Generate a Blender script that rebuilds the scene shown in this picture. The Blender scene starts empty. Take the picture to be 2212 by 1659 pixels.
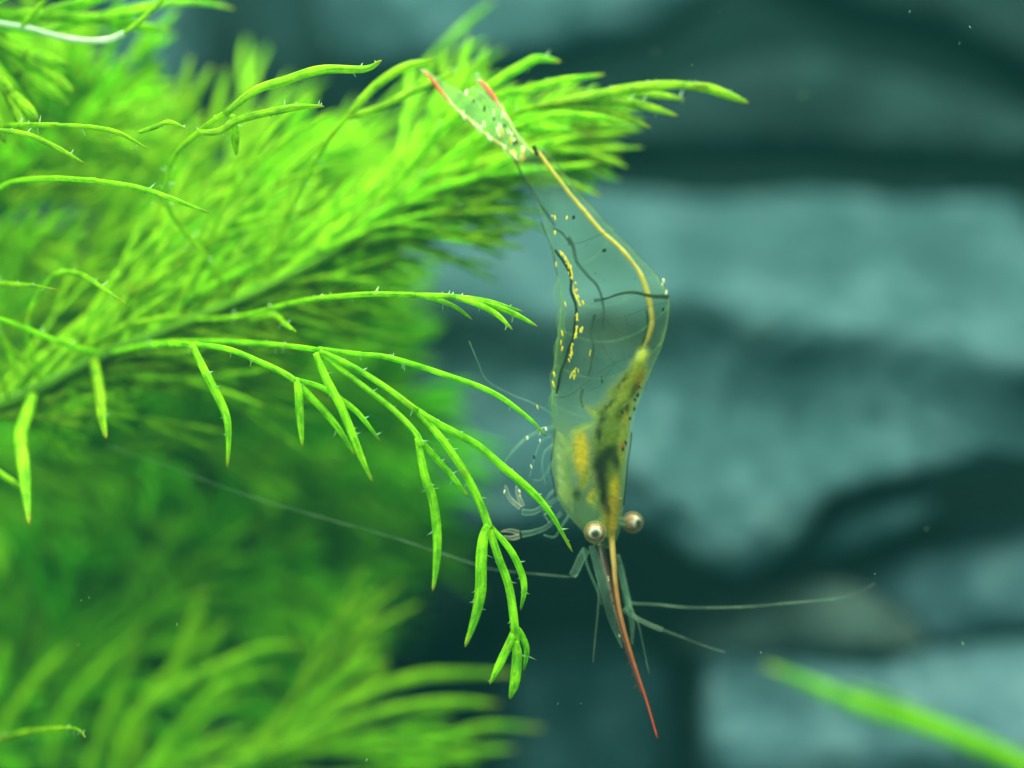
import bpy, math, random
from mathutils import Vector, noise, Matrix

# ---------------------------------------------------------------- scene, camera, light
# one Blender unit is one centimetre
random.seed(7)
sc = bpy.context.scene
sc.unit_settings.system = 'METRIC'
sc.unit_settings.scale_length = 0.01
C = sc.collection
D = 16.0                      # lens to the plane of sharp focus, cm
PX = 400.0                    # drawing grid: 400 steps per cm at the focus plane

cam_d = bpy.data.cameras.new('camera')
cam = bpy.data.objects.new('camera', cam_d)
C.objects.link(cam)
cam.location = (0, -D, 0)
cam.rotation_euler = (math.radians(90), 0, 0)
cam_d.sensor_width = 36.0
cam_d.lens = 36.0 * D / (2212.0 / PX)
cam_d.clip_start = 0.5
cam_d.clip_end = 200
cam_d.dof.use_dof = True
cam_d.dof.focus_distance = D
cam_d.dof.aperture_fstop = (1e-3 * cam_d.lens) / (2 * 0.345)   # lens opening about 6.9 mm across
cam_d.dof.aperture_blades = 0
sc.camera = cam

world = bpy.data.worlds.new('World')
sc.world = world
world.use_nodes = True
bg = world.node_tree.nodes['Background']
bg.inputs[0].default_value = (0.05, 0.34, 0.31, 1)     # dim light scattered through the tank
bg.inputs[1].default_value = 0.09

lamp_d = bpy.data.lights.new('tank_lamp', 'AREA')
lamp_d.shape = 'RECTANGLE'
lamp_d.size = 26
lamp_d.size_y = 9
lamp_d.energy = 12500
lamp_d.color = (1.0, 0.92, 0.66)
lamp = bpy.data.objects.new('tank_lamp', lamp_d)
C.objects.link(lamp)
lamp.location = (-1.5, -0.5, 10)
lamp.rotation_euler = (math.radians(-4), 0, 0)

front_d = bpy.data.lights.new('front_fill', 'AREA')  # added fill lamp on the camera side, no real source behind it
front_d.shape = 'RECTANGLE'
front_d.size = 14
front_d.size_y = 10
front_d.energy = 5200
front_d.color = (1.0, 0.96, 0.80)
front_l = bpy.data.objects.new('front_fill', front_d)
C.objects.link(front_l)
front_l.location = (-6, -17, 4.5)
front_l.rotation_euler = (Vector((-1.5, 0, -0.5)) - Vector((-6, -17, 4.5))).to_track_quat('-Z', 'Y').to_euler()

vs = sc.view_settings
vs.view_transform = 'Standard'
vs.look = 'None'
vs.exposure = -0.12
vs.gamma = 1.0
vs.use_curve_mapping = False
sc.cycles.max_bounces = 7
sc.cycles.transparent_max_bounces = 40
sc.cycles.transmission_bounces = 6
sc.cycles.use_denoising = True

# ---------------------------------------------------------------- helpers
def P(x, y, dep=0.0):
    k = (D + dep) / D
    return Vector(((x - 1106.0) / PX * k, dep, (829.5 - y) / PX * k))

def S(x, y, dep=0.0):
    return P(x * 0.768, y * 0.768, dep)

def lerp(a, b, t):
    return a + (b - a) * t

def cat(pts, n):
    """Catmull-Rom through pts (tuples or vectors), n steps per span."""
    pts = [Vector(p) for p in pts]
    if len(pts) < 2:
        return pts
    e = [pts[0] * 2 - pts[1]] + pts + [pts[-1] * 2 - pts[-2]]
    out = []
    for i in range(1, len(e) - 2):
        p0, p1, p2, p3 = e[i - 1], e[i], e[i + 1], e[i + 2]
        for k in range(n):
            t = k / n
            out.append(0.5 * ((2 * p1) + (p2 - p0) * t + (2 * p0 - 5 * p1 + 4 * p2 - p3) * t * t
                              + (3 * p1 - p0 - 3 * p2 + p3) * t ** 3))
    out.append(e[-2])
    return out

class MB:
    def __init__(self):
        self.v, self.f, self.uv = [], [], []

    def grid(self, rings, uvs, cap0=True, cap1=True):
        """rings: equal-length closed loops of points; uvs: v per ring"""
        n = len(rings[0])
        b = len(self.v)
        for r in rings:
            self.v.extend(r)
        for i in range(len(rings) - 1):
            for j in range(n):
                k = (j + 1) % n
                self.f.append((b + i * n + j, b + i * n + k, b + (i + 1) * n + k, b + (i + 1) * n + j))
                u0, u1 = j / n, (j + 1) / n
                self.uv.append(((u0, uvs[i]), (u1, uvs[i]), (u1, uvs[i + 1]), (u0, uvs[i + 1])))
        if cap0:
            self.f.append(tuple(b + j for j in reversed(range(n))))
            self.uv.append(tuple((0.5, uvs[0]) for _ in range(n)))
        if cap1:
            o = b + (len(rings) - 1) * n
            self.f.append(tuple(o + j for j in range(n)))
            self.uv.append(tuple((0.5, uvs[-1]) for _ in range(n)))

    def tube(self, pts, ra, rb=None, sides=8, up=Vector((0, 1, 0)), twist=0.0, v0=0.0, v1=1.0):
        n = len(pts)
        rb = rb or ra
        rings, vv = [], []
        for i, p in enumerate(pts):
            t = (pts[min(i + 1, n - 1)] - pts[max(i - 1, 0)]).normalized()
            a = t.cross(up)
            if a.length < 1e-4:
                a = t.cross(Vector((1, 0, 0.2)))
            a.normalize()
            b = a.cross(t).normalized()
            s = i / (n - 1)
            A, B = ra(s), rb(s)
            ring = []
            for j in range(sides):
                th = 2 * math.pi * j / sides
                ca, sa = math.cos(th) * A, math.sin(th) * B
                ct, st = math.cos(twist * s), math.sin(twist * s)
                ring.append(p + a * (ca * ct - sa * st) + b * (ca * st + sa * ct))
            rings.append(ring)
            vv.append(lerp(v0, v1, s))
        self.grid(rings, vv)

    def cone(self, p, d, r, length, sides=5):
        d = d.normalized()
        a = d.cross(Vector((0.31, 0.8, 0.5))).normalized()
        b = d.cross(a)
        o = len(self.v)
        for j in range(sides):
            th = 2 * math.pi * j / sides
            self.v.append(p + (a * math.cos(th) + b * math.sin(th)) * r)
        self.v.append(p + d * length)
        for j in range(sides):
            self.f.append((o + j, o + (j + 1) % sides, o + sides))
            self.uv.append(((0, 0), (1, 0), (0.5, 1)))

    def blob(self, p, rx, ry, rz, rot=0.0, seg=8, rings=5):
        o = []
        R = Matrix.Rotation(rot, 3, 'Y')
        for i in range(rings + 1):
            ph = math.pi * (0.06 + 0.88 * i / rings)
            o.append([p + R @ Vector((rx * math.sin(ph) * math.cos(2 * math.pi * j / seg),
                                      ry * math.sin(ph) * math.sin(2 * math.pi * j / seg),
                                      rz * math.cos(ph))) for j in range(seg)])
        self.grid(o, [i / rings for i in range(rings + 1)])

    def build(self, name, m, parent=None, smooth=True, origin=None):
        me = bpy.data.meshes.new(name)
        off = Vector(origin) if origin is not None else Vector((0, 0, 0))
        me.from_pydata([tuple(v - off) for v in self.v], [], self.f)
        lay = me.uv_layers.new(name='UVMap')
        k = 0
        for fu in self.uv:
            for u in fu:
                lay.data[k].uv = u
                k += 1
        if smooth:
            me.polygons.foreach_set('use_smooth', [True] * len(me.polygons))
        me.materials.append(m)
        me.update()
        o = bpy.data.objects.new(name, me)
        C.objects.link(o)
        if parent is not None:
            o.parent = parent
            p = parent
            po = Vector((0, 0, 0))
            while p is not None:
                po += p.location
                p = p.parent
            o.location = off - po
        else:
            o.location = off
        return o

def tag(o, label=None, cat_=None, group=None, kind=None):
    if label: o['label'] = label
    if cat_: o['category'] = cat_
    if group: o['group'] = group
    if kind: o['kind'] = kind
    return o

def empty(name, loc, label, cat_, group=None):
    o = bpy.data.objects.new(name, None)
    o.empty_display_size = 0.2
    C.objects.link(o)
    o.location = loc
    return tag(o, label, cat_, group)

# ---------------------------------------------------------------- materials
def new_mat(name):
    m = bpy.data.materials.new(name)
    m.use_nodes = True
    nt = m.node_tree
    for n in list(nt.nodes):
        nt.nodes.remove(n)
    out = nt.nodes.new('ShaderNodeOutputMaterial')
    return m, nt, out

def N(nt, t, **kw):
    n = nt.nodes.new(t)
    for k, v in kw.items():
        setattr(n, k, v)
    return n

def ramp(nt, stops, interp='LINEAR'):
    r = N(nt, 'ShaderNodeValToRGB')
    r.color_ramp.interpolation = interp
    el = r.color_ramp.elements
    while len(el) < len(stops):
        el.new(0.5)
    for e, (p, c) in zip(el, stops):
        e.position = p
        e.color = (c[0], c[1], c[2], 1)
    return r

def noise_tex(nt, coord, scale, detail=3, rough=0.55, mapping=None):
    n = N(nt, 'ShaderNodeTexNoise')
    n.inputs['Scale'].default_value = scale
    n.inputs['Detail'].default_value = detail
    n.inputs['Roughness'].default_value = rough
    if mapping:
        mp = N(nt, 'ShaderNodeMapping')
        mp.inputs['Scale'].default_value = mapping
        nt.links.new(coord, mp.inputs['Vector'])
        coord = mp.outputs[0]
    nt.links.new(coord, n.inputs['Vector'])
    return n

def leaf_material(name, dark, light, tip, trans=0.45, gloss=0.45):
    m, nt, out = new_mat(name)
    L = nt.links.new
    tc = N(nt, 'ShaderNodeTexCoord')
    streak = noise_tex(nt, tc.outputs['UV'], 1.0, 4, 0.65, (7, 4, 1))
    patch = noise_tex(nt, tc.outputs['Object'], 9.0, 4, 0.65)
    add = N(nt, 'ShaderNodeMath', operation='MULTIPLY_ADD')
    L(streak.outputs['Fac'], add.inputs[0])
    add.inputs[1].default_value = 0.55
    mul = N(nt, 'ShaderNodeMath', operation='MULTIPLY')
    L(patch.outputs['Fac'], mul.inputs[0])
    mul.inputs[1].default_value = 0.45
    L(mul.outputs[0], add.inputs[2])
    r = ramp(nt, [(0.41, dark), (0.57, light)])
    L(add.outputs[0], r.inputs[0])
    sep = N(nt, 'ShaderNodeSeparateXYZ')
    L(tc.outputs['UV'], sep.inputs[0])
    mr = N(nt, 'ShaderNodeMapRange')
    mr.inputs['From Min'].default_value = 0.9
    mr.inputs['From Max'].default_value = 1.0
    mr.inputs['To Max'].default_value = 0.7
    L(sep.outputs['Y'], mr.inputs['Value'])
    mix = N(nt, 'ShaderNodeMix', data_type='RGBA')
    L(mr.outputs[0], mix.inputs['Factor'])
    L(r.outputs[0], mix.inputs['A'])
    mix.inputs['B'].default_value = (*tip, 1)
    worn = noise_tex(nt, tc.outputs['Object'], 5.0, 4, 0.7)
    wr = N(nt, 'ShaderNodeMapRange')
    wr.inputs['From Min'].default_value = 0.60
    wr.inputs['From Max'].default_value = 0.72
    wr.inputs['To Max'].default_value = 0.55
    L(worn.outputs['Fac'], wr.inputs['Value'])
    mix2 = N(nt, 'ShaderNodeMix', data_type='RGBA')
    L(wr.outputs[0], mix2.inputs['Factor'])
    L(mix.outputs['Result'], mix2.inputs['A'])
    mix2.inputs['B'].default_value = (*tip, 1)
    mix = mix2
    oi = N(nt, 'ShaderNodeObjectInfo')
    hsv = N(nt, 'ShaderNodeHueSaturation')
    mh = N(nt, 'ShaderNodeMapRange')
    mh.inputs['To Min'].default_value = 0.488
    mh.inputs['To Max'].default_value = 0.508
    L(oi.outputs['Random'], mh.inputs['Value'])
    L(mh.outputs[0], hsv.inputs['Hue'])
    mv = N(nt, 'ShaderNodeMapRange')
    mv.inputs['To Min'].default_value = 0.85
    mv.inputs['To Max'].default_value = 1.15
    L(oi.outputs['Random'], mv.inputs['Value'])
    L(mv.outputs[0], hsv.inputs['Value'])
    L(mix.outputs['Result'], hsv.inputs['Color'])
    bump = N(nt, 'ShaderNodeBump')
    bump.inputs['Strength'].default_value = 0.6
    bump.inputs['Distance'].default_value = 0.02
    L(streak.outputs['Fac'], bump.inputs['Height'])
    pr = N(nt, 'ShaderNodeBsdfPrincipled')
    L(hsv.outputs[0], pr.inputs['Base Color'])
    L(bump.outputs[0], pr.inputs['Normal'])
    pr.inputs['Roughness'].default_value = 0.42
    pr.inputs['Specular IOR Level'].default_value = gloss
    tr = N(nt, 'ShaderNodeBsdfTranslucent')
    L(hsv.outputs[0], tr.inputs['Color'])
    ms = N(nt, 'ShaderNodeMixShader')
    ms.inputs[0].default_value = trans
    L(pr.outputs[0], ms.inputs[1])
    L(tr.outputs[0], ms.inputs[2])
    L(ms.outputs[0], out.inputs[0])
    return m

def clear_material(name, tint, scatter, base=0.08, rim=0.35, power=2.5, gloss=0.25, mottled=0.0, rough=0.25):
    """thin clear tissue: light passes, a share is scattered; the share grows with the
    length of the path through the skin (Fresnel / grazing)."""
    m, nt, out = new_mat(name)
    L = nt.links.new
    lw = N(nt, 'ShaderNodeLayerWeight')
    lw.inputs['Blend'].default_value = 0.5
    pw = N(nt, 'ShaderNodeMath', operation='POWER')
    L(lw.outputs['Facing'], pw.inputs[0])
    pw.inputs[1].default_value = power
    ma = N(nt, 'ShaderNodeMath', operation='MULTIPLY_ADD')
    L(pw.outputs[0], ma.inputs[0])
    ma.inputs[1].default_value = rim
    ma.inputs[2].default_value = base
    fac = ma.outputs[0]
    if mottled:
        tc = N(nt, 'ShaderNodeTexCoord')
        nz = noise_tex(nt, tc.outputs['Object'], 7, 3, 0.6)
        mr = N(nt, 'ShaderNodeMapRange')
        mr.inputs['From Min'].default_value = 0.35
        mr.inputs['From Max'].default_value = 0.7
        mr.inputs['To Min'].default_value = 1 - mottled
        mr.inputs['To Max'].default_value = 1 + mottled
        L(nz.outputs['Fac'], mr.inputs['Value'])
        mm = N(nt, 'ShaderNodeMath', operation='MULTIPLY')
        L(fac, mm.inputs[0])
        L(mr.outputs[0], mm.inputs[1])
        fac = mm.outputs[0]
    tp = N(nt, 'ShaderNodeBsdfTransparent')
    tp.inputs[0].default_value = (*tint, 1)
    pr = N(nt, 'ShaderNodeBsdfPrincipled')
    pr.inputs['Base Color'].default_value = (*scatter, 1)
    pr.inputs['Roughness'].default_value = rough
    pr.inputs['Specular IOR Level'].default_value = gloss
    tr = N(nt, 'ShaderNodeBsdfTranslucent')
    tr.inputs[0].default_value = (*scatter, 1)
    m1 = N(nt, 'ShaderNodeMixShader')
    m1.inputs[0].default_value = 0.5
    L(pr.outputs[0], m1.inputs[1])
    L(tr.outputs[0], m1.inputs[2])
    m2 = N(nt, 'ShaderNodeMixShader')
    L(fac, m2.inputs[0])
    L(tp.outputs[0], m2.inputs[1])
    L(m1.outputs[0], m2.inputs[2])
    L(m2.outputs[0], out.inputs[0])
    return m

def tissue_material(name, stops, scale=9, alpha=1.0, rough=0.4, stretch=(1, 1, 1), trans=0.3):
    m, nt, out = new_mat(name)
    L = nt.links.new
    tc = N(nt, 'ShaderNodeTexCoord')
    nz = noise_tex(nt, tc.outputs['Object'], scale, 4, 0.6, stretch)
    r = ramp(nt, stops)
    L(nz.outputs['Fac'], r.inputs[0])
    pr = N(nt, 'ShaderNodeBsdfPrincipled')
    L(r.outputs[0], pr.inputs['Base Color'])
    pr.inputs['Roughness'].default_value = rough
    pr.inputs['Alpha'].default_value = alpha
    tr = N(nt, 'ShaderNodeBsdfTranslucent')
    L(r.outputs[0], tr.inputs[0])
    ms = N(nt, 'ShaderNodeMixShader')
    ms.inputs[0].default_value = trans * alpha
    L(pr.outputs[0], ms.inputs[1])
    L(tr.outputs[0], ms.inputs[2])
    L(ms.outputs[0], out.inputs[0])
    return m

def uv_gradient_material(name, stops, rough=0.35, trans=0.3, alpha_stops=None):
    m, nt, out = new_mat(name)
    L = nt.links.new
    tc = N(nt, 'ShaderNodeTexCoord')
    sep = N(nt, 'ShaderNodeSeparateXYZ')
    L(tc.outputs['UV'], sep.inputs[0])
    r = ramp(nt, stops)
    L(sep.outputs['Y'], r.inputs[0])
    nz = noise_tex(nt, tc.outputs['Object'], 22, 3, 0.6)
    mr = N(nt, 'ShaderNodeMapRange')
    mr.inputs['To Min'].default_value = 0.6
    mr.inputs['To Max'].default_value = 1.35
    L(nz.outputs['Fac'], mr.inputs['Value'])
    hsv = N(nt, 'ShaderNodeHueSaturation')
    L(mr.outputs[0], hsv.inputs['Value'])
    L(r.outputs[0], hsv.inputs['Color'])
    pr = N(nt, 'ShaderNodeBsdfPrincipled')
    L(hsv.outputs[0], pr.inputs['Base Color'])
    pr.inputs['Roughness'].default_value = rough
    tr = N(nt, 'ShaderNodeBsdfTranslucent')
    L(hsv.outputs[0], tr.inputs[0])
    ms = N(nt, 'ShaderNodeMixShader')
    ms.inputs[0].default_value = trans
    L(pr.outputs[0], ms.inputs[1])
    L(tr.outputs[0], ms.inputs[2])
    last = ms
    if alpha_stops:
        ra = ramp(nt, [(p, (a, a, a)) for p, a in alpha_stops])
        L(sep.outputs['Y'], ra.inputs[0])
        tp = N(nt, 'ShaderNodeBsdfTransparent')
        m3 = N(nt, 'ShaderNodeMixShader')
        L(ra.outputs[0], m3.inputs[0])
        L(tp.outputs[0], m3.inputs[1])
        L(ms.outputs[0], m3.inputs[2])
        last = m3
    L(last.outputs[0], out.inputs[0])
    return m

def stone_material(name, dark, mid, light):
    m, nt, out = new_mat(name)
    L = nt.links.new
    tc = N(nt, 'ShaderNodeTexCoord')
    n1 = noise_tex(nt, tc.outputs['Object'], 1.5, 6, 0.62)
    n2 = noise_tex(nt, tc.outputs['Object'], 5.0, 6, 0.65)
    n3 = noise_tex(nt, tc.outputs['Object'], 22.0, 4, 0.7)
    a = N(nt, 'ShaderNodeMath', operation='MULTIPLY_ADD')
    L(n1.outputs['Fac'], a.inputs[0]); a.inputs[1].default_value = 0.6
    b = N(nt, 'ShaderNodeMath', operation='MULTIPLY')
    L(n2.outputs['Fac'], b.inputs[0]); b.inputs[1].default_value = 0.4
    L(b.outputs[0], a.inputs[2])
    r = ramp(nt, [(0.38, dark), (0.5, mid), (0.61, light)])
    L(a.outputs[0], r.inputs[0])
    bump = N(nt, 'ShaderNodeBump')
    bump.inputs['Strength'].default_value = 0.6
    bump.inputs['Distance'].default_value = 0.12
    c = N(nt, 'ShaderNodeMath', operation='MULTIPLY_ADD')
    L(n3.outputs['Fac'], c.inputs[0]); c.inputs[1].default_value = 0.35
    L(n2.outputs['Fac'], c.inputs[2])
    L(c.outputs[0], bump.inputs['Height'])
    pr = N(nt, 'ShaderNodeBsdfPrincipled')
    L(r.outputs[0], pr.inputs['Base Color'])
    L(bump.outputs[0], pr.inputs['Normal'])
    pr.inputs['Roughness'].default_value = 0.85
    pr.inputs['Specular IOR Level'].default_value = 0.2
    L(pr.outputs[0], out.inputs[0])
    return m

def soft_material(name, stops, scale=9, stretch=(1, 1, 1), strength=0.9, power=1.4, trans=0.35):
    """soft organ tissue: opaque through its middle, thinning where the light crosses less of it"""
    m, nt, out = new_mat(name)
    L = nt.links.new
    tc = N(nt, 'ShaderNodeTexCoord')
    nz = noise_tex(nt, tc.outputs['Object'], scale, 4, 0.62, stretch)
    r = ramp(nt, stops)
    L(nz.outputs['Fac'], r.inputs[0])
    pr = N(nt, 'ShaderNodeBsdfPrincipled')
    L(r.outputs[0], pr.inputs['Base Color'])
    pr.inputs['Roughness'].default_value = 0.5
    pr.inputs['Specular IOR Level'].default_value = 0.1
    tr = N(nt, 'ShaderNodeBsdfTranslucent')
    L(r.outputs[0], tr.inputs[0])
    ms = N(nt, 'ShaderNodeMixShader')
    ms.inputs[0].default_value = trans
    L(pr.outputs[0], ms.inputs[1])
    L(tr.outputs[0], ms.inputs[2])
    lw = N(nt, 'ShaderNodeLayerWeight')
    lw.inputs['Blend'].default_value = 0.5
    iv = N(nt, 'ShaderNodeMath', operation='SUBTRACT')
    iv.inputs[0].default_value = 1.0
    L(lw.outputs['Facing'], iv.inputs[1])
    pw = N(nt, 'ShaderNodeMath', operation='POWER')
    L(iv.outputs[0], pw.inputs[0])
    pw.inputs[1].default_value = power
    mu = N(nt, 'ShaderNodeMath', operation='MULTIPLY')
    L(pw.outputs[0], mu.inputs[0])
    mu.inputs[1].default_value = strength
    tp = N(nt, 'ShaderNodeBsdfTransparent')
    m2 = N(nt, 'ShaderNodeMixShader')
    L(mu.outputs[0], m2.inputs[0])
    L(tp.outputs[0], m2.inputs[1])
    L(ms.outputs[0], m2.inputs[2])
    L(m2.outputs[0], out.inputs[0])
    return m

M = {}
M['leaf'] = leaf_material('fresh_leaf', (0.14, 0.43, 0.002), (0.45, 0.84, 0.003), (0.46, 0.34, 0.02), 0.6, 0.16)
M['leaf_dark'] = leaf_material('leaf_shade_copy', (0.11, 0.44, 0.003), (0.24, 0.70, 0.004), (0.3, 0.55, 0.01), 0.62, 0.1)  # darker copy of the leaf, far shade put into its colour
M['leaf_pale'] = leaf_material('highlit_leaf', (0.42, 0.66, 0.34), (0.80, 0.92, 0.72), (0.3, 0.6, 0.1), 0.35)  # near-white leaf: bright light on it painted as its colour
M['stem'] = leaf_material('stem_green', (0.05, 0.20, 0.003), (0.10, 0.32, 0.004), (0.2, 0.4, 0.02), 0.2, 0.1)
M['spine'] = clear_material('spine_tip', (0.9, 1, 0.95), (0.55, 0.82, 0.50), 0.28, 0.3, 2.0, 0.5)
M['stone'] = stone_material('teal_stone', (0.014, 0.045, 0.057), (0.027, 0.070, 0.088), (0.058, 0.112, 0.138))
M['stone_brown'] = stone_material('brownish_stone', (0.028, 0.046, 0.046), (0.050, 0.078, 0.078), (0.078, 0.11, 0.112))
M['stone_dark'] = stone_material('dark_stone', (0.002, 0.009, 0.012), (0.004, 0.017, 0.021), (0.008, 0.028, 0.034))  # darker stone copy, with shade put into its colour
M['stone_pale'] = stone_material('pale_stone', (0.024, 0.058, 0.078), (0.048, 0.100, 0.130), (0.090, 0.148, 0.188))  # lighter stone copy, brightened in colour in place of more light
M['wall'] = stone_material('tank_back_coating', (0.004, 0.014, 0.016), (0.006, 0.02, 0.022), (0.01, 0.03, 0.03))

# ---------------------------------------------------------------- setting: tank back and stones
mb = MB()
bw = Vector((0, 13.0, 0))
mb.grid([[Vector((-14, 13.0, -10)), Vector((14, 13.0, -10)), Vector((14, 13.4, -10)), Vector((-14, 13.4, -10))],
         [Vector((-14, 13.0, 11)), Vector((14, 13.0, 11)), Vector((14, 13.4, 11)), Vector((-14, 13.4, 11))]], [0, 1])
tag(mb.build('tank_wall', M['wall'], smooth=False), kind='structure')

def stone(outline, dep, thick, label, m, prof=None, seed=0, rough=0.16, p=3.2, freq=0.8, group='stones stacked behind the plants'):
    pts = [P(x, y, dep) for x, y in outline]
    c = sum(pts, Vector((0, 0, 0))) / len(pts)
    # closed smooth outline
    n = len(pts)
    loop = []
    for i in range(n):
        p0, p1, p2, p3 = pts[i - 1], pts[i], pts[(i + 1) % n], pts[(i + 2) % n]
        for k in range(8):
            t = k / 8
            loop.append(0.5 * ((2 * p1) + (p2 - p0) * t + (2 * p0 - 5 * p1 + 4 * p2 - p3) * t * t
                               + (3 * p1 - p0 - 3 * p2 + p3) * t ** 3))
    NR = 22
    rings = []
    for side in (1, -1):
        rr = range(1, NR + 1) if side == 1 else range(NR - 1, 0, -1)
        for i in rr:
            r = math.sin(i / NR * math.pi / 2)
            h = (1 - r ** p) ** (1 / p)
            ring = []
            for q in loop:
                d = q - c
                v = c + d * r
                y = -thick * h * side
                if side == -1:
                    y *= 1.4
                w = Vector((v.x, dep + thick + y, v.z))
                if prof and side == 1:
                    w.y += prof(v.x, v.z, r)
                nn = noise.fractal(Vector((w.x * freq + seed * 7.3, w.y * freq, w.z * freq)), 0.9, 2.1, 5)
                n2 = noise.noise(Vector((w.x * 0.45 + seed * 3.1, 3.3, w.z * 0.6)))
                w.y += -(nn * rough + n2 * rough * 1.6) * (1.0 if side == 1 else 0.3)
                w += d.normalized() * nn * rough * 0.5 * r
                ring.append(w)
            rings.append(ring)
    b = MB()
    b.grid(rings, [i / len(rings) for i in range(len(rings))])
    o = b.build('stone', m, origin=(c.x, dep + thick, c.z))
    return tag(o, label, 'stone', group)

def big_prof(x, z, r):
    # ledge on top sloping back, hollow face below it, swelling again towards the foot
    k = (D + 5.0) / D
    px = x / k * PX + 1106
    py = 829.5 - z / k * PX
    ridge = 655 + max(0, (px - 1500)) * 0.16 + 14 * math.sin(px * 0.012)
    if py < ridge:
        return (ridge - py) / PX * 2.0
    t = (py - ridge) / PX
    return 0.24 * math.sin(min(t / 0.9, 1) * math.pi) - 0.32 * t

stone([(840, 520), (900, 450), (1050, 405), (1250, 372), (1500, 388), (1750, 378), (2000, 382), (2300, 395),
       (2420, 700), (2370, 985), (2212, 1005), (1980, 1045), (1800, 1085), (1710, 1180), (1600, 1238), (1500, 1215),
       (1400, 1165), (1250, 1155), (1100, 1165), (950, 1120), (850, 900)], 4.7, 1.1,
      'large pale stone with lit ledge behind the shrimp', M['stone'], big_prof, 1, 0.13, 7.0, 1.25)
stone([(1130, 300), (1300, 215), (1500, 150), (1700, 112), (1950, 150), (2300, 240), (2420, 350), (1900, 350), (1600, 338), (1300, 345)],
      6.9, 0.8, 'dark flat stone right of the plant tips, above the pale ledge', M['stone_dark'], None, 2)
stone([(690, -90), (1100, -110), (1560, -90), (1470, 30), (1300, 92), (1050, 150), (900, 165), (720, 130)],
      6.6, 0.9, 'teal stone at the top edge above the shrimp tail', M['stone'], None, 3)
stone([(1640, -120), (2000, -130), (2400, -100), (2400, 200), (2212, 130), (2020, 45), (1830, 5)],
      7.0, 0.9, 'dark stone in the upper right corner', M['stone_dark'], None, 4)
stone([(250, -80), (395, -80), (412, 60), (405, 190), (340, 245), (230, 220), (200, 60)],
      7.6, 0.8, 'small grey stone behind the plant at upper left', M['stone'], None, 5)
stone([(440, -80), (660, -80), (690, 60), (690, 200), (640, 300), (430, 330), (420, 120)],
      9.2, 0.8, 'dim stone in shadow above the upper fronds', M['stone_dark'], None, 6)
stone([(-160, 280), (300, 330), (700, 350), (815, 470), (830, 800), (780, 1060), (500, 1150), (-160, 1150)],
      7.2, 0.9, 'stone hidden behind the dense plant at left', M['stone_dark'], None, 7)
stone([(1500, 1195), (1750, 1128), (1950, 1072), (2040, 1085), (1990, 1150), (1800, 1215), (1600, 1240)],
      4.9, 0.7, 'narrow pale ledge stone wedged under the large stone at right', M['stone'], None, 8)
stone([(1850, 1270), (1990, 1190), (2150, 1170), (2320, 1160), (2400, 1280), (2360, 1395), (2150, 1412), (2000, 1400), (1900, 1350)],
      5.0, 0.8, 'rounded stone at the right edge, second from the bottom', M['stone_pale'], None, 9)
stone([(1480, 1420), (1570, 1335), (1720, 1268), (1850, 1262), (1950, 1320), (2010, 1400), (1900, 1432), (1650, 1432)],
      4.8, 0.7, 'brownish wedge stone below the long right antenna', M['stone_brown'], None, 10)
stone([(1540, 1450), (1600, 1415), (1800, 1408), (2050, 1425), (2350, 1405), (2420, 1560), (2380, 1800), (1900, 1820), (1560, 1800)],
      4.2, 0.9, 'pale block stone in the lower right corner', M['stone_pale'], lambda x, z, r: max(0, (z + 2.5)) * 1.1, 11, 0.12, 7.0)
stone([(1080, 1470), (1200, 1400), (1340, 1390), (1455, 1440), (1490, 1600), (1480, 1800), (1280, 1820), (1060, 1800)],
      5.3, 0.8, 'dark stone at the bottom, below the red snout spike', M['stone'], None, 12)
stone([(420, 1270), (700, 1210), (980, 1225), (1110, 1320), (1060, 1440), (800, 1480), (430, 1460)],
      8.2, 0.8, 'shaded stone behind the lower blurred fronds', M['stone_dark'], None, 13)

# ---------------------------------------------------------------- water plants
def prof_tip(w, tip=0.28, start=0.75):
    def f(s):
        a = lerp(start, 1.0, min(s / 0.35, 1))
        e = 1.0 if s < 0.6 else lerp(1.0, tip, ((s - 0.6) / 0.4) ** 1.6)
        if s > 0.985:
            e *= 0.45
        return w * a * e
    return f

def prof_run(w, a=1.0, b=1.0):
    return lambda s: w * lerp(a, b, s)

def strand3(b, sp, pts, ra, rb, spine_rate, rng, v0=0.0, v1=1.0, sides=8):
    b.tube(pts, ra, rb, sides, twist=rng.uniform(-0.5, 0.5), v0=v0, v1=v1)
    if sp is None:
        return
    n = len(pts)
    L = sum((pts[i + 1] - pts[i]).length for i in range(n - 1))
    for _ in range(int(L * spine_rate)):
        s = rng.uniform(0.12, 0.98)
        i = min(int(s * (n - 1)), n - 2)
        p = pts[i].lerp(pts[i + 1], s * (n - 1) - i)
        t = (pts[i + 1] - pts[i]).normalized()
        a = t.cross(Vector((0, 1, 0))).normalized() * rng.choice((-1, 1))
        d = a + Vector((0, rng.uniform(-0.7, 0.7), 0)) + t * rng.uniform(0.1, 0.6)
        sp.cone(p + a * ra(s) * 0.8, d, rng.uniform(0.004, 0.008), 0.012 + 0.045 * rng.random() ** 2.2, 4)

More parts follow.
